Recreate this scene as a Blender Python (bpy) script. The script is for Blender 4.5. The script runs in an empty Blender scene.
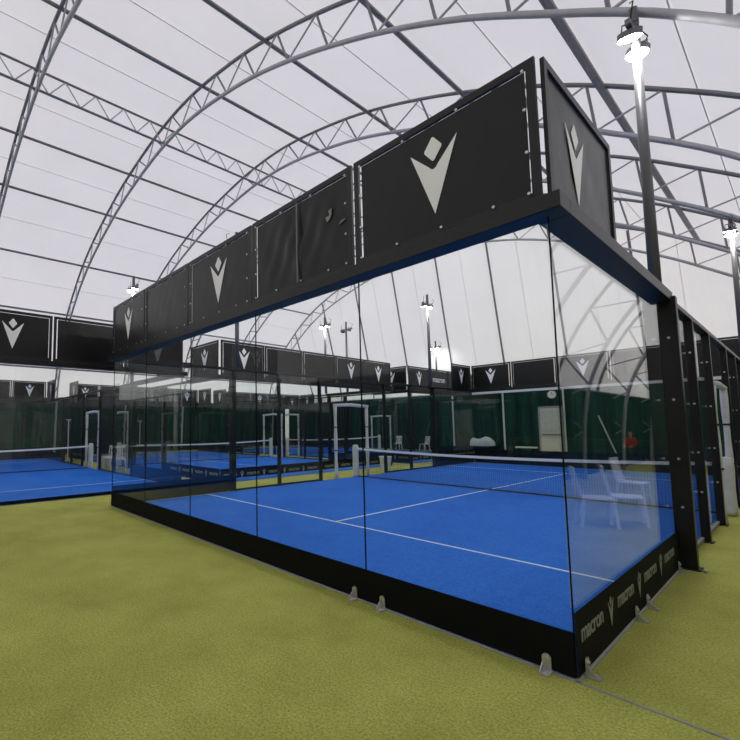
import bpy, bmesh, math, random
from mathutils import Vector, Matrix
random.seed(7)
C = bpy.context.scene.collection
SC = bpy.context.scene
CAM = (0.88675, 0.08136, -0.00889, 441.188, 270.00, 390.90); POS = (1.1694, -3.7094, 1.7989)
W, L, H, T = 9.25, 17.5, 3.42, 4.68        # court width, length, glass height, banner top
PW = W / 5

# ------------------------------------------------------------------ materials
def nodes(name):
    m = bpy.data.materials.new(name); m.use_nodes = True
    nt = m.node_tree
    for n in list(nt.nodes): nt.nodes.remove(n)
    out = nt.nodes.new('ShaderNodeOutputMaterial')
    return m, nt, out

def mat(name, col, rough=.5, metal=0.0, spec=.5, var=0.0, scale=8, bump=0.0, bscale=60, emit=None, estr=0, coord='Object'):
    m, nt, out = nodes(name)
    b = nt.nodes.new('ShaderNodeBsdfPrincipled')
    b.inputs['Base Color'].default_value = (*col, 1)
    b.inputs['Roughness'].default_value = rough
    b.inputs['Metallic'].default_value = metal
    b.inputs['Specular IOR Level'].default_value = spec
    if emit:
        b.inputs['Emission Color'].default_value = (*emit, 1); b.inputs['Emission Strength'].default_value = estr
    tc = nt.nodes.new('ShaderNodeTexCoord')
    if var > 0:
        n = nt.nodes.new('ShaderNodeTexNoise'); n.inputs['Scale'].default_value = scale; n.inputs['Detail'].default_value = 5
        nt.links.new(tc.outputs[coord], n.inputs['Vector'])
        mx = nt.nodes.new('ShaderNodeMix'); mx.data_type = 'RGBA'
        mx.inputs[6].default_value = (*[c * (1 - var) for c in col], 1)
        mx.inputs[7].default_value = (*[min(1, c * (1 + var)) for c in col], 1)
        nt.links.new(n.outputs['Fac'], mx.inputs[0]); nt.links.new(mx.outputs[2], b.inputs['Base Color'])
    if bump > 0:
        n = nt.nodes.new('ShaderNodeTexNoise'); n.inputs['Scale'].default_value = bscale; n.inputs['Detail'].default_value = 4
        nt.links.new(tc.outputs[coord], n.inputs['Vector'])
        bp = nt.nodes.new('ShaderNodeBump'); bp.inputs['Strength'].default_value = bump; bp.inputs['Distance'].default_value = .02
        nt.links.new(n.outputs['Fac'], bp.inputs['Height']); nt.links.new(bp.outputs[0], b.inputs['Normal'])
    nt.links.new(b.outputs[0], out.inputs[0])
    return m

def glass_mat():
    m, nt, out = nodes('clear_glass')
    N = nt.nodes.new; Lk = nt.links.new
    geo = N('ShaderNodeNewGeometry')
    dot = N('ShaderNodeVectorMath'); dot.operation = 'DOT_PRODUCT'
    Lk(geo.outputs['Incoming'], dot.inputs[0]); Lk(geo.outputs['Normal'], dot.inputs[1])
    ab = N('ShaderNodeMath'); ab.operation = 'ABSOLUTE'; Lk(dot.outputs['Value'], ab.inputs[0])
    om = N('ShaderNodeMath'); om.operation = 'SUBTRACT'; om.inputs[0].default_value = 1; Lk(ab.outputs[0], om.inputs[1])
    pw = N('ShaderNodeMath'); pw.operation = 'POWER'; Lk(om.outputs[0], pw.inputs[0]); pw.inputs[1].default_value = 5
    ma = N('ShaderNodeMath'); ma.operation = 'MULTIPLY_ADD'; Lk(pw.outputs[0], ma.inputs[0]); ma.inputs[1].default_value = .80; ma.inputs[2].default_value = .018
    tr = N('ShaderNodeBsdfTransparent'); tr.inputs[0].default_value = (.975, .99, .985, 1)
    gl = N('ShaderNodeBsdfGlossy'); gl.inputs['Roughness'].default_value = .01; gl.inputs[0].default_value = (1, 1, 1, 1)
    mx = N('ShaderNodeMixShader'); Lk(ma.outputs[0], mx.inputs[0]); Lk(tr.outputs[0], mx.inputs[1]); Lk(gl.outputs[0], mx.inputs[2])
    Lk(mx.outputs[0], out.inputs[0])
    return m

def membrane_mat():
    m, nt, out = nodes('white_pvc_membrane')
    N = nt.nodes.new; Lk = nt.links.new
    tc = N('ShaderNodeTexCoord'); n = N('ShaderNodeTexNoise'); n.inputs['Scale'].default_value = .35; n.inputs['Detail'].default_value = 6
    Lk(tc.outputs['Object'], n.inputs['Vector'])
    mx = N('ShaderNodeMix'); mx.data_type = 'RGBA'
    mx.inputs[6].default_value = (.82, .805, .825, 1); mx.inputs[7].default_value = (.93, .915, .925, 1); Lk(n.outputs['Fac'], mx.inputs[0])
    d = N('ShaderNodeBsdfDiffuse'); t = N('ShaderNodeBsdfTranslucent')
    Lk(mx.outputs[2], d.inputs[0]); Lk(mx.outputs[2], t.inputs[0])
    s = N('ShaderNodeMixShader'); s.inputs[0].default_value = .45
    Lk(d.outputs[0], s.inputs[1]); Lk(t.outputs[0], s.inputs[2]); Lk(s.outputs[0], out.inputs[0])
    return m

def turf_mat(name, c1, c2, c3, s_big, s_fine, bump=.5):
    m, nt, out = nodes(name)
    N = nt.nodes.new; Lk = nt.links.new
    tc = N('ShaderNodeTexCoord')
    def noise(sc, det):
        n = N('ShaderNodeTexNoise'); n.inputs['Scale'].default_value = sc; n.inputs['Detail'].default_value = det
        Lk(tc.outputs['Object'], n.inputs['Vector']); return n
    a = noise(s_big, 8); f = noise(s_fine, 8); g = noise(s_fine * 2, 3)
    a.inputs['Roughness'].default_value = .68; f.inputs['Roughness'].default_value = .75
    cr = N('ShaderNodeValToRGB'); cr.color_ramp.elements[0].position = .3; cr.color_ramp.elements[1].position = .7
    cr.color_ramp.elements[0].color = (*c1, 1); cr.color_ramp.elements[1].color = (*c2, 1); Lk(a.outputs['Fac'], cr.inputs[0])
    fr = N('ShaderNodeValToRGB'); fr.color_ramp.elements[0].position = .36; fr.color_ramp.elements[1].position = .60
    fr.color_ramp.elements[0].color = (1, 1, 1, 1); fr.color_ramp.elements[1].color = (0, 0, 0, 1); Lk(f.outputs['Fac'], fr.inputs[0])
    sc = N('ShaderNodeMath'); sc.operation = 'MULTIPLY'; sc.inputs[1].default_value = .8; Lk(fr.outputs[0], sc.inputs[0])
    mx = N('ShaderNodeMix'); mx.data_type = 'RGBA'; Lk(sc.outputs[0], mx.inputs[0]); Lk(cr.outputs[0], mx.inputs[6]); mx.inputs[7].default_value = (*c3, 1)
    b = N('ShaderNodeBsdfPrincipled'); b.inputs['Roughness'].default_value = .9; b.inputs['Specular IOR Level'].default_value = .15
    Lk(mx.outputs[2], b.inputs['Base Color'])
    bp = N('ShaderNodeBump'); bp.inputs['Strength'].default_value = bump; bp.inputs['Distance'].default_value = .01
    Lk(g.outputs['Fac'], bp.inputs['Height']); Lk(bp.outputs[0], b.inputs['Normal'])
    Lk(b.outputs[0], out.inputs[0])
    return m

def curtain_mat():
    m, nt, out = nodes('green_windbreak_net')
    N = nt.nodes.new; Lk = nt.links.new
    tc = N('ShaderNodeTexCoord'); mp = N('ShaderNodeMapping'); mp.inputs['Scale'].default_value = (1, 1, .12)
    Lk(tc.outputs['Object'], mp.inputs[0])
    n = N('ShaderNodeTexNoise'); n.inputs['Scale'].default_value = 2.2; n.inputs['Detail'].default_value = 6; Lk(mp.outputs[0], n.inputs['Vector'])
    cr = N('ShaderNodeValToRGB'); cr.color_ramp.elements[0].position = .35; cr.color_ramp.elements[1].position = .7
    cr.color_ramp.elements[0].color = (.004, .022, .018, 1); cr.color_ramp.elements[1].color = (.012, .065, .048, 1); Lk(n.outputs['Fac'], cr.inputs[0])
    b = N('ShaderNodeBsdfPrincipled'); b.inputs['Roughness'].default_value = .8; b.inputs['Specular IOR Level'].default_value = .2
    Lk(cr.outputs[0], b.inputs['Base Color'])
    bp = N('ShaderNodeBump'); bp.inputs['Strength'].default_value = .8; bp.inputs['Distance'].default_value = .08
    Lk(n.outputs['Fac'], bp.inputs['Height']); Lk(bp.outputs[0], b.inputs['Normal'])
    Lk(b.outputs[0], out.inputs[0])
    return m

M = dict(
    glass=glass_mat(), membrane=membrane_mat(), curtain=curtain_mat(),
    grass=turf_mat('olive_turf', (.35, .385, .08), (.62, .61, .16), (.14, .16, .03), .8, 60, .8),
    court=turf_mat('blue_court_carpet', (.008, .13, .60), (.03, .20, .74), (.005, .085, .46), .45, 30, .3),
    black=mat('black_powder_coat', (.007, .007, .008), .36, 0, .35, .25, 3),
    blackm=mat('black_matt_board', (.004, .004, .0045), .7, 0, .12),
    vinyl=mat('black_vinyl_sheet', (.008, .008, .009), .28, 0, .27, .2, 4, .25, 3),
    white=mat('white_print', (.88, .88, .92), .5),
    print_=mat('grey_lettering', (.22, .23, .20), .6),
    line=mat('white_court_line', (.62, .72, .85), .8, 0, .2, .12, 20),
    steel=mat('galvanised_steel', (.42, .42, .45), .5, .35, .5, .2, 5),
    steeld=mat('dark_steel_tube', (.20, .20, .225), .5, .3, .5, .2, 5),
    seam=mat('membrane_seam_tape', (.80, .79, .80), .7),
    zinc=mat('zinc_bracket', (.55, .55, .56), .38, .8, .5, .25, 40),
    pole=mat('grey_painted_pole', (.11, .11, .12), .4, .2, .5, .2, 2),
    lamp=mat('lamp_housing', (.16, .16, .17), .4, .6),
    lens=mat('lamp_lens_lit', (.9, .9, .9), .3, 0, .5, emit=(1, .98, .95), estr=320),
    lensoff=mat('lamp_lens_dark', (.05, .05, .05), .2),
    foam=mat('white_foam_padding', (.60, .61, .58), .75, 0, .3, .22, 6, .5, 14),
    plastic=mat('white_plastic', (.88, .88, .90), .35, 0, .5),
    netw=mat('white_net_tape', (.80, .82, .82), .6),
    netb=mat('black_net_cord', (.015, .02, .035), .7),
    wire=mat('black_welded_wire', (.012, .012, .014), .5),
    skin=mat('skin', (.45, .27, .2), .6), red=mat('red_jacket_cloth', (.30, .012, .02), .8, 0, .2, .3, 12),
    hair=mat('dark_hair', (.02, .014, .012), .7), jeans=mat('dark_trousers', (.02, .02, .03), .8),
    paper=mat('paper_notice', (.55, .57, .56), .8, 0, .2, .2, 9), cream=mat('cream_door_paint', (.62, .62, .56), .5, 0, .4, .1, 3),
    clock=mat('clock_face', (.8, .8, .78), .5), tarp=mat('white_tarpaulin', (.66, .69, .68), .7, 0, .3, .15, 3, .6, 4),
    kerb=mat('pale_edge_strip', (.26, .26, .24), .7, 0, .3, .3, 10),
    winder=mat('black_plastic', (.02, .02, .02), .5),
)

# ------------------------------------------------------------------ helpers
class MB:
    """collects shapes of ONE piece"""
    def __init__(s): s.v = []; s.f = []
    def add(s, vs, fs):
        o = len(s.v); s.v += [tuple(v) for v in vs]; s.f += [tuple(i + o for i in f) for f in fs]; return s
    def box(s, a, b):
        x0, y0, z0 = a; x1, y1, z1 = b
        return s.add([(x0,y0,z0),(x1,y0,z0),(x1,y1,z0),(x0,y1,z0),(x0,y0,z1),(x1,y0,z1),(x1,y1,z1),(x0,y1,z1)],
                     [(0,3,2,1),(4,5,6,7),(0,1,5,4),(1,2,6,5),(2,3,7,6),(3,0,4,7)])
    def tube(s, pts, r, n=6, r2=None):
        pts = [Vector(p) for p in pts]; k = len(pts); rings = []
        up = None
        for i, p in enumerate(pts):
            d = (pts[min(i+1, k-1)] - pts[max(i-1, 0)]).normalized()
            if up is None:
                up = Vector((0,0,1)) if abs(d.z) < .9 else Vector((1,0,0))
            x = d.cross(up)
            if x.length < 1e-4: x = d.orthogonal()
            x.normalize(); y = x.cross(d); up = y
            rr = r if r2 is None else r + (r2 - r) * i / (k - 1)
            rings.append([p + x * rr * math.cos(a) + y * rr * math.sin(a) for a in [math.tau * j / n + math.pi / n for j in range(n)]])
        vs = [v for q in rings for v in q]; fs = []
        for i in range(k - 1):
            for j in range(n):
                a = i*n+j; b = i*n+(j+1) % n; fs.append((a, b, b+n, a+n))
        fs.append(tuple(reversed(range(n)))); fs.append(tuple(range((k-1)*n, k*n)))
        return s.add(vs, fs)
    def prism(s, poly, fn, d0, d1):
        """poly: 2D outline; fn(u,v,d)->3D; extruded from d0 to d1"""
        n = len(poly)
        vs = [fn(u, v, d0) for u, v in poly] + [fn(u, v, d1) for u, v in poly]
        fs = [tuple(range(n)), tuple(reversed(range(n, 2*n)))] + [(i, i+n, (i+1) % n + n, (i+1) % n) for i in range(n)]
        return s.add(vs, fs)
    def lathe(s, prof, c=(0,0,0), n=16):
        k = len(prof); vs = []; fs = []
        for r, z in prof:
            vs += [(c[0]+r*math.cos(math.tau*j/n), c[1]+r*math.sin(math.tau*j/n), c[2]+z) for j in range(n)]
        for i in range(k-1):
            for j in range(n):
                a = i*n+j; b = i*n+(j+1) % n; fs.append((a, b, b+n, a+n))
        fs.append(tuple(reversed(range(n)))); fs.append(tuple(range((k-1)*n, k*n)))
        return s.add(vs, fs)
    def mesh(s, name, m, smooth=False):
        me = bpy.data.meshes.new(name); me.from_pydata(s.v, [], s.f); me.update()
        bm = bmesh.new(); bm.from_mesh(me); bmesh.ops.recalc_face_normals(bm, faces=bm.faces); bm.to_mesh(me); bm.free()
        me.materials.append(m)
        if smooth:
            for p in me.polygons: p.use_smooth = True
        return me
    def obj(s, name, m, parent=None, smooth=False, loc=None, rz=0, bevel=0):
        o = put(name, s.mesh(name, m, smooth), parent, loc, rz)
        if bevel:
            b = o.modifiers.new('bevel', 'BEVEL'); b.width = bevel; b.segments = 2; b.limit_method = 'ANGLE'
        return o

def put(name, me, parent=None, loc=None, rz=0):
    o = bpy.data.objects.new(name, me); C.objects.link(o)
    if parent: o.parent = parent
    if loc is not None: o.location = loc
    if rz: o.rotation_euler.z = rz
    return o
def tag(o, label=None, cat=None, group=None, kind=None):
    if label: o['label'] = label
    if cat: o['category'] = cat
    if group: o['group'] = group
    if kind: o['kind'] = kind
    return o
def thing(name, label, cat, loc=(0,0,0), rz=0, group=None):
    o = bpy.data.objects.new(name, None); C.objects.link(o); o.location = loc; o.rotation_euler.z = rz
    o.empty_display_size = .2
    return tag(o, label, cat, group)
def copy_tree(o, parent=None):
    c = o.copy(); C.objects.link(c)
    if parent: c.parent = parent
    for ch in list(o.children): copy_tree(ch, c)
    return c
cache = {}
def shared(key, fn):
    if key not in cache: cache[key] = fn()
    return cache[key]

# ------------------------------------------------------------------ setting: ground
g = MB().add([(-40,-20,0),(12,-20,0),(12,34,0),(-40,34,0)], [(0,1,2,3)]).obj('floor', M['grass']); tag(g, kind='structure')

# ------------------------------------------------------------------ hall: profile of the outer chord
PROF = [(-32.3,0),(-32.2,2.4),(-31.9,4.8),(-31.2,6.6),(-30.2,8.3),(-28.7,9.8),(-26.6,11.35),(-24.5,12.4),(-22.2,13.2),(-20,13.8),(-17.6,14.2),(-15.2,14.4),(-12.8,14.3),(-10.4,13.85),
        (-8.4,13.3),(-6.2,12.45),(-4,11.4),(-2.1,10.3),(-.6,9.25),(.9,8.1),(2.3,6.7),(3.5,5.2),(4.3,3.5),(4.6,1.8),(4.7,0)]
def catmull(P, k=4):
    out = []
    for i in range(len(P)-1):
        p0 = P[max(i-1,0)]; p1 = P[i]; p2 = P[i+1]; p3 = P[min(i+2,len(P)-1)]
        for j in range(k):
            t = j/k
            out.append(tuple(.5*((2*p1[a])+(-p0[a]+p2[a])*t+(2*p0[a]-5*p1[a]+4*p2[a]-p3[a])*t*t+(-p0[a]+3*p1[a]-3*p2[a]+p3[a])*t**3) for a in (0,1)))
    out.append(P[-1]); return out
OUT = catmull(PROF, 4)
CUM = [0.0]
for a, b in zip(OUT, OUT[1:]): CUM.append(CUM[-1] + math.dist(a, b))
def at_len(s):
    s = max(0, min(CUM[-1]-1e-6, s))
    for i in range(len(CUM)-1):
        if CUM[i+1] >= s:
            t = (s-CUM[i])/(CUM[i+1]-CUM[i]); return tuple(OUT[i][a]+(OUT[i+1][a]-OUT[i][a])*t for a in (0,1))
def chord(s, d):
    p = at_len(s); q0 = at_len(s-.3); q1 = at_len(s+.3)
    tx, tz = q1[0]-q0[0], q1[1]-q0[1]; l = math.hypot(tx, tz) or 1
    return (p[0] + tz/l*d, p[1] - tx/l*d)
def len_at_x(x):
    for i in range(len(OUT)-1):
        if OUT[i][0] <= x <= OUT[i+1][0] and OUT[i+1][0] > OUT[i][0]:
            return CUM[i] + (CUM[i+1]-CUM[i])*(x-OUT[i][0])/(OUT[i+1][0]-OUT[i][0])
YT = [-.8, 4.0, 8.8, 13.6, 18.4, 23.2]
def depth(s): return .74 + .28 * (s / CUM[-1])

# membrane: vault (ceiling) and gables
vs = []; fs = []
ys = [-14, -10.4, -5.6] + YT
ring = [chord(CUM[-1]*i/90, -.07) for i in range(91)]
for y in ys: vs += [(x, y, z) for x, z in ring]
for k in range(len(ys)-1):
    for i in range(90):
        a = k*91+i; fs.append((a, a+1, a+92, a+91))
o = MB().add(vs, fs).obj('ceiling', M['membrane'], smooth=True); tag(o, kind='structure')
YG = 25.45; ZK = 4.5
vs = [(x, 23.2, z) for x, z in ring] + [(x, YG, min(z, ZK)) for x, z in ring] + [(x, YG+.02, 0) for x, z in ring]
fs = [(r*91+i, r*91+i+1, r*91+i+92, r*91+i+91) for r in range(2) for i in range(90)]
o = MB().add(vs, fs).obj('wall_far', M['membrane'], smooth=False); tag(o, kind='structure')
o = MB().add([(x, -14, z) for x, z in ring] + [(x, -14, 0) for x, z in ring], [(i, i+1, i+92, i+91) for i in range(90)]).obj('wall_near', M['membrane']); tag(o, kind='structure')

truss_names = {-.8: 'grey steel arch truss nearest the camera, cut off by the left edge of the photo',
               4.0: 'grey steel arch truss rising behind the left court banner, second from the left edge',
               8.8: 'grey steel arch truss passing just above the near court banners, third in the row',
               13.6: 'grey steel arch truss seen above the corner banner at right, fourth in the row',
               18.4: 'grey steel arch truss far down the hall, second last before the end wall',
               23.2: 'last grey steel arch truss at the far end wall of the hall'}
NB = 62
for y in YT:
    t = thing('roof_truss', truss_names[y], 'roof truss', (0, y, 0))
    tag(t, group='arched roof trusses')
    n = 110
    MB().tube([(x, 0, z) for x, z in [chord(CUM[-1]*i/n, 0) for i in range(n+1)]], .056, 6).obj('outer_chord', M['steeld'], t, True)
    MB().tube([(x, 0, z) for x, z in [chord(CUM[-1]*i/n, depth(CUM[-1]*i/n)) for i in range(n+1)]], .062, 6).obj('inner_chord', M['steel'], t, True)
    for j in range(NB):
        s0, s1 = CUM[-1]*j/NB, CUM[-1]*(j+1)/NB
        a = chord(s0, 0 if j % 2 else depth(s0)); b = chord(s1, depth(s1) if j % 2 else 0)
        MB().tube([(a[0], 0, a[1]), (b[0], 0, b[1])], .034 if j % 2 else .026, 5).obj('brace', M['steeld'] if j % 2 else M['steel'], t)

# purlins (running along y between the trusses)
pl = {-29.3: 'second lowest purlin tube above the left court banner', -26.1: 'thin purlin tube third up from the left court banner', -22.0: 'thin purlin tube low on the left side of the vault',
      -18.8: 'thin purlin tube just below the lattice girder', -11.95: 'purlin tube just right of the lattice girder', -8.3: 'purlin tube high in the vault, left of the crown line',
      -4.8: 'purlin tube right of the crown over the near court', -1.45: 'thick purlin tube crossing behind the light pole at right', 1.6: 'purlin tube low on the right side of the vault', -31.5: 'lowest purlin tube, just above the left court banner'}
for x, lab in pl.items():
    s = len_at_x(x); p = chord(s, .06); r = .085 if x == -1.45 else .062
    o = MB().tube([(0, -13.9, 0), (0, 23.2, 0)], r, 6).obj('roof_purlin', M['steeld'], loc=(p[0], 0, p[1]))
    tag(o, 'grey steel ' + lab, 'purlin', 'roof purlins')
# lattice girder
t = thing('lattice_girder', 'slim zigzag lattice girder running lengthwise between the arch trusses at upper left', 'girder', (-15.1, 0, 14.3))
MB().tube([(0,-13.9,0),(0,23.2,0)], .045, 6).obj('top_chord', M['steeld'], t)
MB().tube([(0,-13.9,-.72),(0,23.2,-.72)], .05, 6).obj('bottom_chord', M['steeld'], t)
nb = 60; y0 = -9.0; st = (23.2-y0)/nb
me = MB().tube([(0,0,0),(0,st,-.72)], .024, 5).mesh('brace', M['steel']); me2 = MB().tube([(0,0,-.72),(0,st,0)], .024, 5).mesh('brace', M['steel'])
for j in range(nb): put('brace', me if j % 2 else me2, t, (0, y0+j*st, 0))
# membrane seams: thin welded strips along the vault between the purlins, part of the ceiling
ceil = bpy.data.objects['ceiling']
for x in (-30.3,-27.8,-24.1,-20.5,-17,-13.5,-10.2,-6.6,-3.1,.1):
    s = len_at_x(x); p = chord(s, -.035)
    MB().tube([(p[0],-13.9,p[1]),(p[0],23.1,p[1])], .014, 4).obj('membrane_seam', M['seam'], ceil)
# ribs on the sloping end wall
wf = bpy.data.objects['wall_far']
for i in range(9):
    x = -28.1 + i*3.45
    s = len_at_x(x); p = chord(s, 0)
    MB().tube([(x, 23.2, p[1]-.1), (x, YG-.05, min(ZK, p[1])), (x, YG-.03, 0)], .06, 6).obj('rib', M['steeld'], wf)
    x2 = x + 1.7; s = len_at_x(min(4, x2)); p = chord(s, 0)
    MB().tube([(x2, 23.2, p[1]-.05), (x2, YG-.02, min(ZK, p[1]))], .014, 4).obj('membrane_seam', M['seam'], wf)

# ------------------------------------------------------------------ green windbreak curtains
def curtain(name, a, b, z1, label):
    a = Vector((*a, 0)); b = Vector((*b, 0)); d = (b-a); l = d.length; d.normalize(); nrm = Vector((-d.y, d.x, 0))
    n = int(l/.22); top = []; vs = []
    for i in range(n+1):
        p = a + d*l*i/n
        w = .035*math.sin(i*1.3)+.03*math.sin(i*.47+1)
        vs += [tuple(p+nrm*w+Vector((0,0,.03))), tuple(p+nrm*w*1.2+Vector((0,0,z1)))]
    fs = [(2*i, 2*i+2, 2*i+3, 2*i+1) for i in range(n)]
    t = thing(name, label, 'curtain', a)
    o = MB().add([(v[0]-a.x, v[1]-a.y, v[2]) for v in vs], fs).obj('netting', M['curtain'], t)
    md = o.modifiers.new('thick', 'SOLIDIFY'); md.thickness = .01
    e = b-a
    MB().tube([(0,0,z1+.02),(e.x,e.y,z1+.02)], .035, 6).obj('top_rail', M['steel'], t)
    return t
far = curtain('windbreak_curtain', (-31.4, 25.2), (3.9, 25.2), 3.95, 'dark green netting curtain hanging along the far end wall')
curtain('windbreak_curtain', (-31.85, -13), (-31.85, 25.1), 3.9, 'dark green netting curtain along the far left side wall behind the left court')
curtain('windbreak_curtain', (3.9, 1.2), (3.9, 25.1), 3.0, 'dark green netting curtain along the right side wall, mirrored in the side glass')
curtain('windbreak_curtain', (3.9, -13.4), (-31.2, -13.4), 4.2, 'dark green netting curtain along the wall behind the camera')
for u_x, lab in ((-14.3, 'pale grey pole in front of the green end curtain, left of the white covered bench'), (-11.0, 'pale grey pole in front of the green end curtain, right of the white covered bench'), (-7.7, 'pale grey pole in front of the green end curtain beside the white far door')):
    o = MB().tube([(0,0,0),(0,0,4.0)], .05, 8).obj('curtain_pole', M['tarp'], loc=(u_x, 25.0, 0)); tag(o, lab, 'pole', 'poles along the end curtain')
o = MB().tube([(0,0,0),(-.75,0,2.25)], .035, 8).obj('leaning_pole', M['tarp'], loc=(-5.33, 24.9, 0)); tag(o, 'white pole leaning diagonally against the green end curtain at right', 'pole')

# far door, clock
d = MB().box((-.54,0,0),(.54,.07,2.75)).obj('door_1', M['cream'], loc=(-8.4, 24.95, 0)); tag(d, kind='structure')
MB().box((-.5,-.03,1.38),(.46,-.005,2.62)).obj('notice_sheet', M['paper'], d)
MB().box((-.42,-.09,1.18),(.5,-.03,1.25)).obj('push_bar', M['steeld'], d)
f = MB().box((-.62,-.02,0),(-.55,.1,2.84)).box((.55,-.02,0),(.62,.1,2.84)).box((-.62,-.02,2.77),(.62,.1,2.85)).obj('door_frame', M['steel'], d)
t = thing('wall_clock', 'round white wall clock above the far door', 'clock', (-8.26, 24.98, 3.52))
def disc(r, y0, y1, n=24): 
    return MB().prism([(r*math.cos(math.tau*i/n), r*math.sin(math.tau*i/n)) for i in range(n)], lambda u,v,d: (u,d,v), y0, y1)
disc(.24, -.01, .05).obj('rim', M['steeld'], t); disc(.215, -.02, -.008).obj('dial', M['clock'], t)
MB().box((-.01,-.03,0),(.01,-.022,.15)).obj('hand', M['blackm'], t); MB().box((0,-.03,-.01),(.11,-.022,.01)).obj('hand', M['blackm'], t)

# ------------------------------------------------------------------ court pieces
def glass_panel(w, h): return MB().box((.004, -.006, .01), (w-.004, .006, h)).mesh('glass_panel', M['glass'])
def mesh_panel(w, h):
    m = MB(); r = .0028; n = int(w/.066)
    for i in range(n+1):
        x = w*i/n; m.box((x-r,-r,.03),(x+r,r,h))
    k = int(h/.066)
    for i in range(k+1):
        z = .03+(h-.03)*i/k; m.box((0,-r,z-r),(w,r,z+r))
    return m.mesh('mesh_panel', M['wire'])
LOGO_V = [(-.235,.20),(-.045,.005),(-.028,-.018),(0,-.032),(.028,-.018),(.045,.005),(.235,.20),(0,-.46)]
def rdiamond(cx, cz, hw, hh, r=.25):
    P = [(cx,cz+hh),(cx-hw,cz),(cx,cz-hh),(cx+hw,cz)]; out = []
    for i in range(4):
        p, a, b = P[i], P[i-1], P[(i+1) % 4]
        for t in (r, r*.35): out.append((p[0]+(a[0]-p[0])*t, p[1]+(a[1]-p[1])*t)) 
        for t in (r*.35, r): out.append((p[0]+(b[0]-p[0])*t, p[1]+(b[1]-p[1])*t))
    return out
def logo_mesh(s=1.0, m='white', th=.003):
    b = MB(); f = lambda u, v, d: (u, d, v)
    b.prism([(u*s, v*s) for u, v in LOGO_V], f, -th, 0)
    b.prism([(u*s, v*s) for u, v in rdiamond(0, .165, .094, .125)], f, -th, 0)
    return b.mesh('logo', M[m])
def text_mesh(txt, size, m, th=.002):
    cu = bpy.data.curves.new('lettering', 'FONT'); cu.body = txt; cu.size = size; cu.align_x = 'CENTER'; cu.extrude = th; cu.resolution_u = 3
    cu.offset = .012*size
    cu.space_character = .92
    o = bpy.data.objects.new('t', cu); C.objects.link(o)
    dg = bpy.context.evaluated_depsgraph_get(); me = bpy.data.meshes.new_from_object(o.evaluated_get(dg))
    bpy.data.objects.remove(o)
    me.transform(Matrix.Rotation(math.pi/2, 4, 'X')); me.materials.clear(); me.materials.append(M[m]); me.name = 'lettering'
    return me

ZB = 3.52
def frame_mesh(w):
    t = .065; z0, z1 = ZB, T
    m = MB(); m.box((.018,-.03,z0),(.018+t,.0,z1)); m.box((w-.018-t,-.03,z0),(w-.018,.0,z1))
    m.box((.018+t,-.03,z1-t),(w-.018-t,.0,z1)); m.box((.018+t,-.03,z0),(w-.018-t,.0,z0+t))
    return m.mesh('banner_frame', M['black'])
def sheet_mesh(w, split):
    x0, x1 = .018+.055+.038, w-.018-.055-.022; z0, z1 = ZB+.056, T-.055-.022
    n, k = 24, 16; vs = []; fs = []
    rng = random.Random(int(w*100)+split)
    for j in range(k+1):
        for i in range(n+1):
            x = x0+(x1-x0)*i/n; z = z0+(z1-z0)*j/k
            e = math.sin(math.pi*i/n)*math.sin(math.pi*j/k)
            y = -.012 + e*(.010*math.sin(x*9+z*7)+.006*math.sin(x*23-z*11))*(2 if split else .3)
            vs.append((x, y, z))
    for j in range(k):
        for i in range(n):
            a = j*(n+1)+i; fs.append((a, a+1, a+n+2, a+n+1))
    return MB().add(vs, fs).mesh('vinyl_sheet', M['vinyl'], True)
def eyelet_mesh(): return disc(.012, -.05, -.04, 8).mesh('eyelet', M['zinc'])

def banner(court, lx, ly, rz, w, style, label, group=None, both=False):
    """a framed vinyl banner standing on the glass beam; local +x along the wall, -y outwards"""
    loc = court.matrix_world @ Vector((lx, ly, 0)) if False else Matrix.Rotation(court.rotation_euler.z, 4, 'Z') @ Vector((lx, ly, 0)) + court.location
    t = thing('advertising_banner', label, 'banner', loc, court.rotation_euler.z + rz, group)
    put('banner_frame', shared(('bf', w), lambda: frame_mesh(w)), t)
    sh = put('vinyl_sheet', shared(('vs', w, style == 'split'), lambda: sheet_mesh(w, style == 'split')), t)
    if style in ('logo',):
        lg = put('logo', shared('logo', lambda: logo_mesh()), sh, (w*.515, -.0175, ZB+.685))
        if both: put('logo', shared('logo', lambda: logo_mesh()), sh, (w/2, -.0065, ZB+.685), math.pi)
    if style == 'text':
        put('lettering', shared('bigtext', lambda: text_mesh('macron', .42, 'white')), sh, (w/2, -.02, ZB+.5))
    if style == 'split':
        MB().box((w*.51,-.045,ZB+.06),(w*.51+.015,-.03,T-.075)).obj('centre_bar', M['steeld'], t)
    return t
def add_eyelets(t, w):
    em = shared('eyelet', eyelet_mesh)
    for x in (.11, .55*w/1.85*1.0, w*.55, w*.8, w-.1):
        put('eyelet', em, t, (x, 0, ZB+.065)); 
    for x in (.11, w*.35, w*.65, w-.1): put('eyelet', em, t, (x, 0, T-.085))
    for z in (ZB+.4, ZB+.75): put('eyelet', em, t, (.11, 0, z)); put('eyelet', em, t, (w-.1, 0, z))

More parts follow.
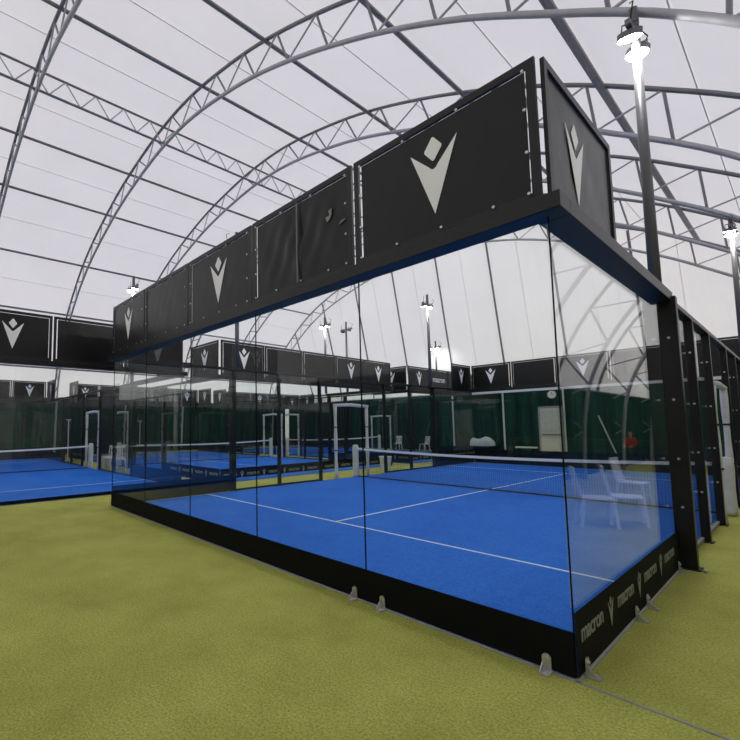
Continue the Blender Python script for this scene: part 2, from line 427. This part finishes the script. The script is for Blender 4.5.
def bracket_mesh(style=0):
    m = MB()
    m.box((-.035,-.10,0),(.035,0,.012))                       # foot plate
    prof = [(-.03,0),(.03,0),(.03,.10)] + [(.03*math.cos(a), .10+.03*math.sin(a)) for a in [math.pi*i/8 for i in range(1,8)]] + [(-.03,.10)]
    m.prism(prof, lambda u,v,d: (u,d,v), -.022, -.012)
    m.add([(-.028,-.09,.012),(-.022,-.09,.012),(-.022,-.02,.012),(-.028,-.02,.012),(-.028,-.03,.07),(-.022,-.03,.07),(-.022,-.02,.07),(-.028,-.02,.07)],
          [(0,3,2,1),(4,5,6,7),(0,1,5,4),(1,2,6,5),(2,3,7,6),(3,0,4,7)])
    m.prism([(.014*math.cos(math.tau*i/6), .095+.014*math.sin(math.tau*i/6)) for i in range(6)], lambda u,v,d: (u,d,v), -.034, -.022)
    m.lathe([(.013,.012),(.013,.028),(.006,.03)], (0,-.065,0), 6)
    return m.mesh('glass_bracket', M['zinc'])

def court(loc, rz, who, posts_l, posts_r, beam_l, beam_r, front_styles, back_styles, front_text, band_front=.34, detail=False, spiel=None):
    nm = who
    # playing surface
    cp = thing('court_carpet', f'bright blue carpet of the {nm} with white lines', 'court surface', loc, rz)
    MB().box((.02,.02,0),(W-.02,L-.02,.014)).obj('carpet', M['court'], cp)
    ysv = 2.577; lw = .045
    for nme, a, b in (('service_line', (.02,ysv-lw/2), (W-.02,ysv+lw/2)), ('service_line', (.02,L-ysv-lw/2), (W-.02,L-ysv+lw/2)), ('centre_line', (W/2-lw/2,ysv), (W/2+lw/2,L-ysv))):
        MB().box((a[0],a[1],.0135),(b[0],b[1],.0165)).obj(nme, M['line'], cp)
    # enclosure
    e = thing('court_enclosure', f'black framed glass and mesh enclosure around the {nm}', 'court enclosure', loc, rz)
    gp = shared('gp', lambda: glass_panel(PW, H))
    for i in range(5):
        put('glass_panel', gp, e, (PW*i, .012, 0)); put('glass_panel', gp, e, (PW*i, L-.012, 0))
    if detail:
        for i in range(6):
            xx = min(max(PW*i, .004), W-.004)
            MB().box((xx-.0035,.004,.02),(xx+.0035,.02,H)).obj('seal_strip', M['blackm'], e)
        MB().box((.1,L-.2,H-.16),(W-.1,L-.12,H-.06)).obj('lit_beam_strip', M['tarp'], e)  # light on the far beam, imitated by an added pale strip
    # sides: glass near both ends, posts and mesh between
    for side, posts, bl in (('l', posts_l, beam_l), ('r', posts_r, beam_r)):
        x = .012 if side == 'l' else W-.012
        sg = 1 if side == 'r' else -1
        pa, pb = posts[0], posts[-1]
        for y0, y1 in ((0, pa/2), (pa/2, pa), (pb, (pb+L)/2), ((pb+L)/2, L)):
            w = y1-y0
            o = put('glass_panel', shared(('gp', round(w,3)), lambda: glass_panel(w, H)), e, (x, y0, 0), math.pi/2)
        for k, y in enumerate(posts):
            thick = k in (0, len(posts)-1)
            dx = (.19, .12) if thick else (.11, .08)
            x0 = W-.03 if side == 'r' else .03-dx[0]
            m = MB().box((x0, y-dx[1]/2, .012), (x0+dx[0], y+dx[1]/2, H+(.02 if thick else .0)))
            p = m.obj('corner_post' if thick else 'fence_post', M['black'], e, bevel=.008)
            MB().box((x0-.03, y-dx[1]/2-.05, 0), (x0+dx[0]+.03, y+dx[1]/2+.05, .012)).obj('foot_plate', M['black'], p)
            if detail and thick:
                for q in (-.02, .26-.0):
                    MB().lathe([(.022,.012),(.022,.03),(.01,.034)], (x0+q, y-dx[1]/2-.03, 0), 6).obj('anchor_bolt', M['zinc'], p)
            if detail and side == 'r':
                for z in (.75, 1.35, 2.1, 2.9):
                    disc(.016, y-dx[1]/2-.006, y-dx[1]/2+.002, 10).obj('bolt', M['zinc'], p, loc=(x0+dx[0]*.5, 0, z))
        for y0, y1 in zip(posts, posts[1:]):
            if abs((y0+y1)/2-L/2) < .9: 
                ya, yb = 7.62, 9.88     # doorway, mesh above it only
                zz = None
                continue
            w = y1-y0
            put('glass_panel' if detail else 'mesh_panel', shared(('mp', round(w,3), detail), lambda: glass_panel(w-.1, H-.02) if detail else mesh_panel(w-.1, H-.02)), e, (x, y0+.05, 0), math.pi/2)
            MB().box((x-.02, y0+.04, .02), (x+.02, y1-.04, .07)).obj('sill_rail', M['kerb'] if detail and side == 'r' else M['black'], e)
        MB().box((x-.04 if side == 'r' else x-.075, bl, H), (x+.085 if side == 'r' else x+.04, L-bl, H+.07)).obj('top_rail', M['black'], e, bevel=.006)
        # beam on the side glass, both ends
        for ya, yb in ((-.12, bl+.06), (L-bl-.06, L+.12)):
            xa, xb = (W-.10, W+.12) if side == 'r' else (-.12, .10)
            if ya < 0: ya = .1
            else: yb = L-.1
            MB().box((xa, ya, H-.035), (xb, yb, H+.09)).obj('glass_beam', M['black'], e, bevel=.004)
        # printed base band with lettering
        for ya, yb in ((.01, posts[0]-.06), (posts[-1]+.06, L-.01)):
            xo = W+.004 if side == 'r' else -.004
            bd = MB().box((min(xo, xo+sg*.004), ya, .02), (max(xo, xo+sg*.004), yb, .46)).obj('base_band', M['blackm'], e)
            tm = shared('smalltext', lambda: text_mesh('macron', .185, 'print_')); lm = shared('smalllogo', lambda: logo_mesh(.32, 'print_'))
            rz_ = math.pi/2 if side == 'r' else -math.pi/2
            n = 4; first = .38
            for k in range(7):
                yy = ya+.36+k*.47
                if yy > yb-.2: break
                put('lettering' if k % 2 == 0 else 'logo', tm if k % 2 == 0 else lm, bd, (xo+sg*.007, yy, .235 if k % 2 == 0 else .29), rz_)
    for y0, y1, ye, rr in ((-.12, .10, -.004, 0), (L-.10, L+.12, L+.004, math.pi)):
        MB().box((-.12, y0, H-.035), (W+.12, y1, H+.09)).obj('glass_beam', M['black'], e, bevel=.004)
        sgn = -1 if rr == 0 else 1
        bd = MB().box((.005, min(ye, ye+sgn*.004), .13 if front_text else .02), (W-.005, max(ye, ye+sgn*.004), band_front if rr == 0 else .66)).obj('base_band', M['blackm'], e)
        if front_text:
            tm = shared('smalltext', lambda: text_mesh('macron', .185, 'print_')); lm = shared('smalllogo', lambda: logo_mesh(.32, 'print_'))
            for k in range(19):
                xx = .4+k*.47
                put('lettering' if k % 2 == 0 else 'logo', tm if k % 2 == 0 else lm, bd, (xx, ye+sgn*.007, .20 if k % 2 == 0 else .26), rr)
    if detail:
        bm_ = shared('bracket', bracket_mesh)
        for x in (W-1.98, W-1.63, W-.18): put('glass_bracket', bm_, e, (x, -.006, .0))
        for y in (.14, 1.55, 1.98, 3.6): put('glass_bracket', bm_, e, (W+.010, y, 0), math.pi/2)
        for y in (.14, 1.55, 1.98, 3.3): put('glass_bracket', bm_, e, (-.010, y, 0), -math.pi/2)
        # thin threshold strip under the glass, running past the corner
        MB().box((-.1,-.022,0),(W+.9,.0,.006)).obj('edge_strip', M['kerb'], e)
        MB().box((W-.0,-.02,0),(W+.022,posts_r[0]-.1,.006)).obj('edge_strip', M['kerb'], e)
    # banners
    names = ['leftmost', 'second from left', 'middle one', 'second from right', 'rightmost']
    for i in range(5):
        w = PW
        lab = (front_labels or {}).get(i) if detail else None
        what = {'logo': 'with white arrowhead logo', 'plain': 'left blank', 'split': 'with scuffed blank sheet', 'text': 'reading macron'}[front_styles[i]]
        t = banner(e, PW*i, -.02, 0, PW, front_styles[i], lab or f'black banner {what}, {names[i]} on the {nm} near wall', f'near wall banners of the {nm}')
        if detail: add_eyelets(t, PW)
        if detail and i == 3:
            s_ = bpy.data.objects.new('tape_scrap', MB().prism([(0,0),(.06,.04),(.1,.11),(.09,.2),(.03,.17),(.05,.1),(-.03,.09)], lambda u,v,d:(u,d,v), -.032,-.026).mesh('tape_scrap', M['print_'])); C.objects.link(s_); s_.parent = t; s_.location = (1.46, 0, ZB+.64); s_.scale = (.75, 1, .75)
            s_ = bpy.data.objects.new('tape_scrap', MB().prism([(0,0),(.12,.04),(.13,.07),(.05,.06)], lambda u,v,d:(u,d,v), -.032,-.026).mesh('tape_scrap', M['print_'])); C.objects.link(s_); s_.parent = t; s_.location = (1.64, 0, ZB+.55); s_.scale = (.7, 1, .6)
        t = banner(e, W-PW*i, L+.02, math.pi, PW, back_styles[4-i],
                   f'black banner ' + ('with white arrowhead logo' if back_styles[4-i] == 'logo' else 'left blank') + f', {names[4-i]} on the {nm} far wall', f'far wall banners of the {nm}', both=True)
    ends = (('left', -.02, PW, -math.pi/2, 'near'), ('right', W+.0, 0.0, math.pi/2, 'near'), ('left', -.02, L, -math.pi/2, 'far'), ('right', W+.02, L-PW, math.pi/2, 'far'))
    for sd, x, y, r, nf in ends:
        lab = f'black arrowhead logo banner on the {sd} side of the {nm}, {nf} end'
        if detail and sd == 'right' and nf == 'near': lab = 'black arrowhead logo banner facing right, just around the nearest corner of the near court'
        if detail and sd == 'left' and nf == 'near': lab = 'black banner seen through the near glass, hanging low behind the leftmost near banner'
        bn = banner(e, x, y, r, PW-.03, 'logo', lab, f'side wall banners of the {nm}', both=True)
        if detail and sd == 'right' and nf == 'near':
            for q in bn.children:
                for l_ in q.children: l_.location.x = .70; l_.location.z = ZB+.62

    # net
    nt = thing('court_net', f'black court net with white top tape across the {nm}', 'net', loc, rz)
    yn = L/2; zt = lambda x: 1.03 - .10*(1-((x-W/2)/(W/2))**2)
    N = 24
    m = MB()
    for i in range(N):
        x0, x1 = .05+(W-.1)*i/N, .05+(W-.1)*(i+1)/N
        m.add([(x0,yn-.006,zt(x0)-.07),(x1,yn-.006,zt(x1)-.07),(x1,yn-.006,zt(x1)),(x0,yn-.006,zt(x0)),(x0,yn+.006,zt(x0)-.07),(x1,yn+.006,zt(x1)-.07),(x1,yn+.006,zt(x1)),(x0,yn+.006,zt(x0))],
              [(0,1,2,3),(4,7,6,5),(3,2,6,7),(0,4,5,1)])
    m.obj('top_tape', M['netw'], nt)
    def netmesh():
        m = MB(); r = .0022; n = 170
        for i in range(n+1):
            x = .05+(W-.1)*i/n; m.box((x-r,-r,.03),(x+r,r,zt(x)-.05))
        for k in range(17):
            z = .03+k*.055
            m.box((.05,-r,z-r),(W-.05,r,z+r))
        return m.mesh('net_mesh', M['netb'])
    put('net_mesh', shared('net', netmesh), nt, (0, yn, 0))
    MB().box((.05,yn-.01,.015),(W-.05,yn+.01,.05)).obj('bottom_band', M['netb'], nt)
    for x in (-.03, W+.03):
        MB().lathe([(.11,.014),(.115,.1),(.105,.5),(.112,.9),(.10,1.1),(.06,1.13)], (x, yn, 0), 12).obj('padded_post', M['foam'], nt, True)
    # padded door frames either side of the net
    for sd, x in (('left', -.03), ('right', W+.03)):
        fl = f'white foam padded doorway frame on the {sd} side of the {nm}'
        if detail and sd == 'right': fl = 'white foam padded doorway frame at the right edge of the photo'
        t = thing('padded_door_frame', fl, 'door frame', Matrix.Rotation(rz,4,'Z') @ Vector((x, 0, 0)) + Vector(loc), rz)
        for y in (7.72, 9.42):
            m = MB(); pts = []
            prof = [(.055+.008*math.sin(z*5+y), z) for z in [0.0,.25,.5,.8,1.1,1.4,1.7,2.0,2.3,2.5]]
            o = m.lathe(prof, (0, y, 0), 10).obj('padded_upright', M['foam'], t, True)
            for z in (.95, 1.75): MB().lathe([(.07,z),(.07,z+.035)], (0,y,0), 10).obj('strap', M['black'], o)
        MB().tube([(0,7.66,2.52),(0,8.5,2.56),(0,9.48,2.52)], .06, 8).obj('padded_lintel', M['foam'], t, True)
        if detail and sd == 'right':
            w = MB().box((-.1,6.9,.88),(.08,7.1,1.0)).obj('net_winder', M['winder'], nt, loc=(x,0,0)) if False else None
    return e

def light_pole(x, y, who, lit=True, along='y', rz=0):
    t = thing('floodlight_pole', who, 'floodlight', (x, y, 0), rz)
    MB().tube([(0,0,H+.1),(0,0,7.6)], .068, 10, .05).obj('pole', M['pole'], t, True)
    MB().box((-.03,-.42,7.12),(.03,.42,7.19)).obj('crossbar', M['lamp'], t)
    for s in (-1, 1):
        h = MB().prism([(.14*math.cos(math.tau*i/20), .11*math.sin(math.tau*i/20)) for i in range(20)], lambda u,v,d: (u,v,d), -.05, .03).obj('lamp_head', M['lamp'], t)
        h.location = (-.02, s*.22, 7.1); h.rotation_euler = (math.radians(-14*s), math.radians(8), 0)
        MB().prism([(.12*math.cos(math.tau*i/20), .09*math.sin(math.tau*i/20)) for i in range(20)], lambda u,v,d: (u,v,d), -.062, -.05).obj('lens', M['lens' if lit else 'lensoff'], h)
        MB().tube([(-.09,0,.03),(-.09,0,.14),(.09,0,.14),(.09,0,.03)], .012, 5).obj('yoke', M['lamp'], h)
        MB().tube([(0,0,.03),(.03,.1*s,.2),(.05,.12*s,.34),(-.02,.04,.40)], .009, 5).obj('cable', M['black'], h)
    return t

front_labels = {0: 'black banner with white arrowhead logo at the far left end of the long banner wall',
                1: 'blank black banner between the two left arrowhead logo banners of the long banner wall',
                2: 'black banner with white arrowhead logo in the middle of the long banner wall',
                3: 'wrinkled black banner with centre bar and white tape scraps, left of the largest banner',
                4: 'largest black banner with white arrowhead logo, nearest the corner of the near court'}
court((-W,0,0), 0, 'near court', [3.45,5.15,6.95,10.5,12.2,14.05], [3.9,5.75,7.5,10.0,11.8,13.6], 1.95, 3.9,
      ['logo','plain','logo','split','logo'], ['logo','plain','logo','plain','plain'], False, .33, True)
front_labels = None
SP = [3.9,5.75,7.5,10.0,11.8,13.6]
court((-11,2.73-W,0), math.pi/2, 'left court', SP, SP, 1.95, 3.9, ['logo','plain','logo','plain','plain'], ['logo']*5, False, .10)
court((-11,4.1,0), math.pi/2, 'middle background court', SP, SP, 1.95, 3.9, ['logo','plain','plain','logo','logo'], ['logo','plain','text','plain','logo'], True, .45)
court((-11,14.75,0), math.pi/2, 'right background court', SP, SP, 1.95, 3.9, ['logo','text','plain','logo','logo'], ['logo','plain','logo','text','logo'], True, .45)

light_pole(-.03, 3.9, 'grey pole with two lit floodlights rising above the near court beside the corner banner')
light_pole(.10, 13.75, 'grey pole with two lit floodlights at the right edge of the photo')
light_pole(-9.3, 13.9, 'pole with two lit floodlights, higher of the two pairs seen through the near glass')
light_pole(-9.33, 3.62, 'grey pole with two floodlights hidden behind the long banner wall')
light_pole(-14.9, 2.7, 'two lit floodlights just above the left end of the long banner wall', rz=math.pi/2)
light_pole(-14.9, 13.2, 'pole with two lit floodlights beside the unlit pair, above the middle background court', rz=math.pi/2)
light_pole(-14.9, 14.9, 'pole with two unlit dark floodlights above the background banners', lit=False, rz=math.pi/2)
light_pole(-14.9, 24.15, 'pole with two lit floodlights, lower of the two seen through the near glass', rz=math.pi/2)

# ------------------------------------------------------------------ loose things
def make_chair(label, group):
    t = thing('plastic_chair', label, 'chair', (0,0,0), 0, group)
    # seat (dished slab), back with slots, legs splayed
    vs = []; n = 8
    for j in range(n+1):
        for i in range(n+1):
            u = -1+2*i/n; v = -1+2*j/n
            vs.append((u*.21*(1-.06*(v+1)/2), v*.21, .45-.012*(1-u*u)*(1-v*v)))
    s = MB().add(vs, [(j*(n+1)+i, j*(n+1)+i+1, (j+1)*(n+1)+i+1, (j+1)*(n+1)+i) for j in range(n) for i in range(n)]).obj('seat', M['plastic'], t, True)
    md = s.modifiers.new('s', 'SOLIDIFY'); md.thickness = .03
    b = MB()
    for x in (-.2, .17): b.add([(x,.19,.43),(x+.03,.19,.43),(x+.03,.22,.43),(x,.22,.43),(x,.29,.9),(x+.03,.29,.9),(x+.03,.31,.9),(x,.31,.9)], [(0,3,2,1),(4,5,6,7),(0,1,5,4),(1,2,6,5),(2,3,7,6),(3,0,4,7)])
    for x in (-.12,-.055,.01,.075): b.add([(x,.205,.47),(x+.045,.205,.47),(x+.045,.215,.47),(x,.215,.47),(x,.29,.86),(x+.045,.29,.86),(x+.045,.3,.86),(x,.3,.86)], [(0,3,2,1),(4,5,6,7),(0,1,5,4),(1,2,6,5),(2,3,7,6),(3,0,4,7)])
    b.box((-.2,.28,.84),(.2,.31,.92)); b.box((-.19,.195,.44),(.19,.225,.49))
    b.obj('backrest', M['plastic'], t, bevel=.006)
    for sx in (-1,1):
        for sy in (-1,1):
            MB().tube([(sx*.185, sy*.185, .44),(sx*.225, sy*.235, 0)], .028, 8, .018).obj('leg', M['plastic'], t)
    return t
ch = make_chair('x', 'white plastic chairs')
spots = [((1.36,5.85), -2.0, 'nearest white plastic chair, mirrored in the side glass of the near court'),
         ((1.05,6.4), -1.9, 'white plastic chair just behind the nearest mirrored one by the side glass'),
         ((1.45,8.9), -1.5, 'white plastic chair mirrored in the side glass left of the thick corner post'),
         ((-18.6,24.7), .2, 'white plastic chair by the end curtain, left one of two past the doorway frame'),
         ((-16.3,24.6), -.3, 'white plastic chair by the end curtain, right one of the two past the doorway frame'),
         ((-18.6,3.2), .6, 'white plastic chair in the passage between the left and middle courts, nearer one'),
         ((-17.6,3.3), 1.2, 'white plastic chair in the passage between left and middle courts, beside its twin')]
for i, (p, a, lab) in enumerate(spots):
    c = ch if i == 0 else copy_tree(ch)
    c.location = (*p, 0); c.rotation_euler.z = a; c['label'] = lab
    if i < 3: c.scale = (1.12,)*3

# white covered bench at the far wall
t = thing('covered_bench', 'low bench piled with white cushions by the end curtain', 'bench', (-12.2, 24.6, 0))
for x in (-1.0, .9): MB().box((x*.8,-.25,0),(x*.8+.08,.25,.42)).obj('leg', M['blackm'], t)
MB().box((-.95,-.28,.42),(.95,.28,.49)).obj('bench_top', M['blackm'], t)
m = MB(); n = 24; k = 8; vs = []
for j in range(k+1):
    for i in range(n+1):
        u = -1+2*i/n; a = math.pi*j/k
        w = (1-abs(u)**6)**.5 if abs(u) < 1 else 0
        vs.append((u*.78, -.3*math.cos(a)*max(.2,w), .49+(.5+.08*math.sin(u*5))*math.sin(a)**.6*max(.15,w)))
m.add(vs, [(j*(n+1)+i, j*(n+1)+i+1, (j+1)*(n+1)+i+1, (j+1)*(n+1)+i) for j in range(k) for i in range(n)])
m.obj('cushion', M['tarp'], t, True)
# low bench under door area
t = thing('low_bench', 'low pale bench left of the white far door', 'bench', (-9.63, 24.6, 0))
MB().box((-.55,-.18,.42),(.55,.18,.5)).obj('bench_top', M['tarp'], t)
for x in (-.45,.38): MB().box((x,-.15,0),(x+.07,.15,.42)).obj('leg', M['blackm'], t)

def bin_(loc, label):
    t = thing('waste_bin', label, 'bin', loc)
    MB().add([(-.15,-.13,0),(.15,-.13,0),(.15,.13,0),(-.15,.13,0),(-.19,-.17,.5),(.19,-.17,.5),(.19,.17,.5),(-.19,.17,.5)], [(0,3,2,1),(4,5,6,7),(0,1,5,4),(1,2,6,5),(2,3,7,6),(3,0,4,7)]).obj('bucket', M['tarp'], t, bevel=.02)
    MB().box((-.2,-.18,.5),(.2,.18,.55)).obj('lid', M['plastic'], t, bevel=.01)
bin_((-10.1, 11.6, 0), 'small white waste bin on the turf just outside the left fence of the near court')
bin_((-19.2, 3.3, 0), 'small white waste bin in the passage right of the left court doorway frame')

def tstand(loc, label):
    t = thing('ball_stand', label, 'stand', loc, 0, 'white T-shaped stands')
    MB().tube([(0,0,.02),(0,0,2.3)], .03, 8).obj('pole', M['plastic'], t)
    MB().tube([(-.3,.3,2.3),(.3,-.3,2.3)], .025, 8).obj('crossbar', M['plastic'], t)
    MB().lathe([(.22,0),(.22,.03),(.05,.05)], (0,0,0), 14).obj('base', M['plastic'], t)
tstand((-25.6, 3.3, 0), 'white T-shaped stand left of the left court doorway frame')
tstand((-29.8, 9.3, 0), 'white T-shaped stand behind the middle background court, right one of two')
tstand((-29.9, 8.6, 0), 'white T-shaped stand behind the middle background court, left one of two')

# seated person in red by the end curtain
def person(loc, rz):
    t = thing('person', 'person in a red jacket sitting low by the end curtain, behind the net at right', 'person', loc, rz)
    J = {'pel':(0,0,.50),'sp':(0,.02,.72),'ch':(0,-.01,.98),'nk':(0,-.03,1.13),'hd':(0,-.05,1.22)}
    def skin(name, pts, edges, rad, m, parent, root=0):
        me = bpy.data.meshes.new(name); me.from_pydata(pts, edges, []); me.materials.append(M[m])
        o = put(name, me, parent)
        sk = o.modifiers.new('skin', 'SKIN'); sk.use_smooth_shade = True
        lay = me.skin_vertices[0].data if me.skin_vertices else None
        if lay is None:
            bpy.context.view_layer.objects.active = o; 
        for i, r in enumerate(rad):
            me.skin_vertices[0].data[i].radius = r if isinstance(r, tuple) else (r, r)
        me.skin_vertices[0].data[root].use_root = True
        sb = o.modifiers.new('sub', 'SUBSURF'); sb.levels = 2; sb.render_levels = 2
        return o
    P = [(0,0,.52),(0,.03,.72),(0,0,.95),(0,-.02,1.10),(0,-.04,1.18),(0,-.06,1.30),(0,-.05,1.40),
         (-.17,0,1.03),(-.24,-.08,.78),(-.16,-.30,.66),(-.12,-.38,.64),
         (.17,0,1.03),(.24,-.08,.78),(.16,-.30,.66),(.12,-.38,.64),
         (-.10,-.04,.50),(-.17,-.44,.50),(-.17,-.42,.09),(-.17,-.58,.05),
         (.10,-.04,.50),(.17,-.44,.50),(.17,-.42,.09),(.17,-.58,.05)]
    E_ = [(0,1),(1,2),(2,3),(3,4),(4,5),(5,6),(2,7),(7,8),(8,9),(9,10),(2,11),(11,12),(12,13),(13,14),(0,15),(15,16),(16,17),(17,18),(0,19),(19,20),(20,21),(21,22)]
    R_ = [.14,.13,.15,.06,.055,.095,.08,.07,.05,.035,.025,.07,.05,.035,.025,.09,.065,.045,.035,.09,.065,.045,.035]
    body = skin('body', P, E_, R_, 'skin', t)
    jk = skin('jacket', P[0:4]+[P[7],P[8],P[9],P[11],P[12],P[13]], [(0,1),(1,2),(2,3),(2,4),(4,5),(5,6),(2,7),(7,8),(8,9)], [.165,.165,.18,.075,.09,.07,.052,.09,.07,.052], 'red', t)
    tr = skin('trousers', [P[0]]+P[15:18]+P[19:22], [(0,1),(1,2),(2,3),(0,4),(4,5),(5,6)], [.155,.105,.08,.06,.105,.08,.06], 'jeans', t)
    hr = skin('hair', [(0,-.02,1.30),(0,-.03,1.43),(0,.02,1.36)], [(0,1),(0,2)], [.10,.085,.07], 'hair', t)
    for sx in (-1,1):   # five fingers a hand
        for k in range(4): MB().tube([(sx*(.12-.03+.018*k),-.40,.64),(sx*(.115-.03+.018*k),-.44,.635),(sx*(.11-.03+.018*k),-.465-.004*(k%3),.62)], .009, 6).obj('finger', M['skin'], t)
        MB().tube([(sx*.08,-.37,.64),(sx*.06,-.40,.63),(sx*.055,-.42,.62)], .010, 6).obj('thumb', M['skin'], t)
    MB().lathe([(.012,0),(.02,.02),(.008,.05)], (0,-.165,1.27), 8).obj('nose', M['skin'], t)
    return t

pn = person((-4.7, 24.6, 0), -.25)
o = thing('low_bench', 'dark low bench under the seated person in red by the end curtain', 'bench', (-4.7, 24.66, 0), -.25)
MB().box((-.5,-.2,.30),(.5,.2,.36)).obj('bench_top', M['blackm'], o)
for x in (-.42,.34): MB().box((x,-.16,0),(x+.08,.16,.30)).obj('leg', M['blackm'], o)

# ------------------------------------------------------------------ camera
cam = bpy.data.cameras.new('camera'); co = bpy.data.objects.new('camera', cam); C.objects.link(co)
yaw, pit, rol, fpx, cx, cy = CAM
cp_, sp_ = math.cos(pit), math.sin(pit)
fw = Vector((-math.sin(yaw)*cp_, math.cos(yaw)*cp_, sp_)); rt = Vector((math.cos(yaw), math.sin(yaw), 0)); up = rt.cross(fw)
a = rt*math.cos(rol)+up*math.sin(rol); b = -rt*math.sin(rol)+up*math.cos(rol)
m3 = Matrix((a, b, -fw)).transposed()
co.matrix_world = Matrix.Translation(POS) @ m3.to_4x4()
cam.sensor_width = 36; cam.lens = fpx*36/740; cam.shift_x = (370-cx)/740; cam.shift_y = (cy-370)/740
cam.clip_start = .05; cam.clip_end = 200
SC.camera = co

# ------------------------------------------------------------------ light
w = bpy.data.worlds.new('overcast_sky'); SC.world = w; w.use_nodes = True
w.node_tree.nodes['Background'].inputs[0].default_value = (1, .975, .985, 1)
w.node_tree.nodes['Background'].inputs[1].default_value = 1.42
SC.view_settings.view_transform = 'Standard'; SC.view_settings.look = 'None'
SC.view_settings.exposure = 0.0; SC.view_settings.gamma = 1
SC.cycles.transparent_max_bounces = 64
SC.cycles.max_bounces = 8; SC.cycles.diffuse_bounces = 4; SC.cycles.glossy_bounces = 4
SC.cycles.use_denoising = True
SC.cycles.sample_clamp_indirect = 6
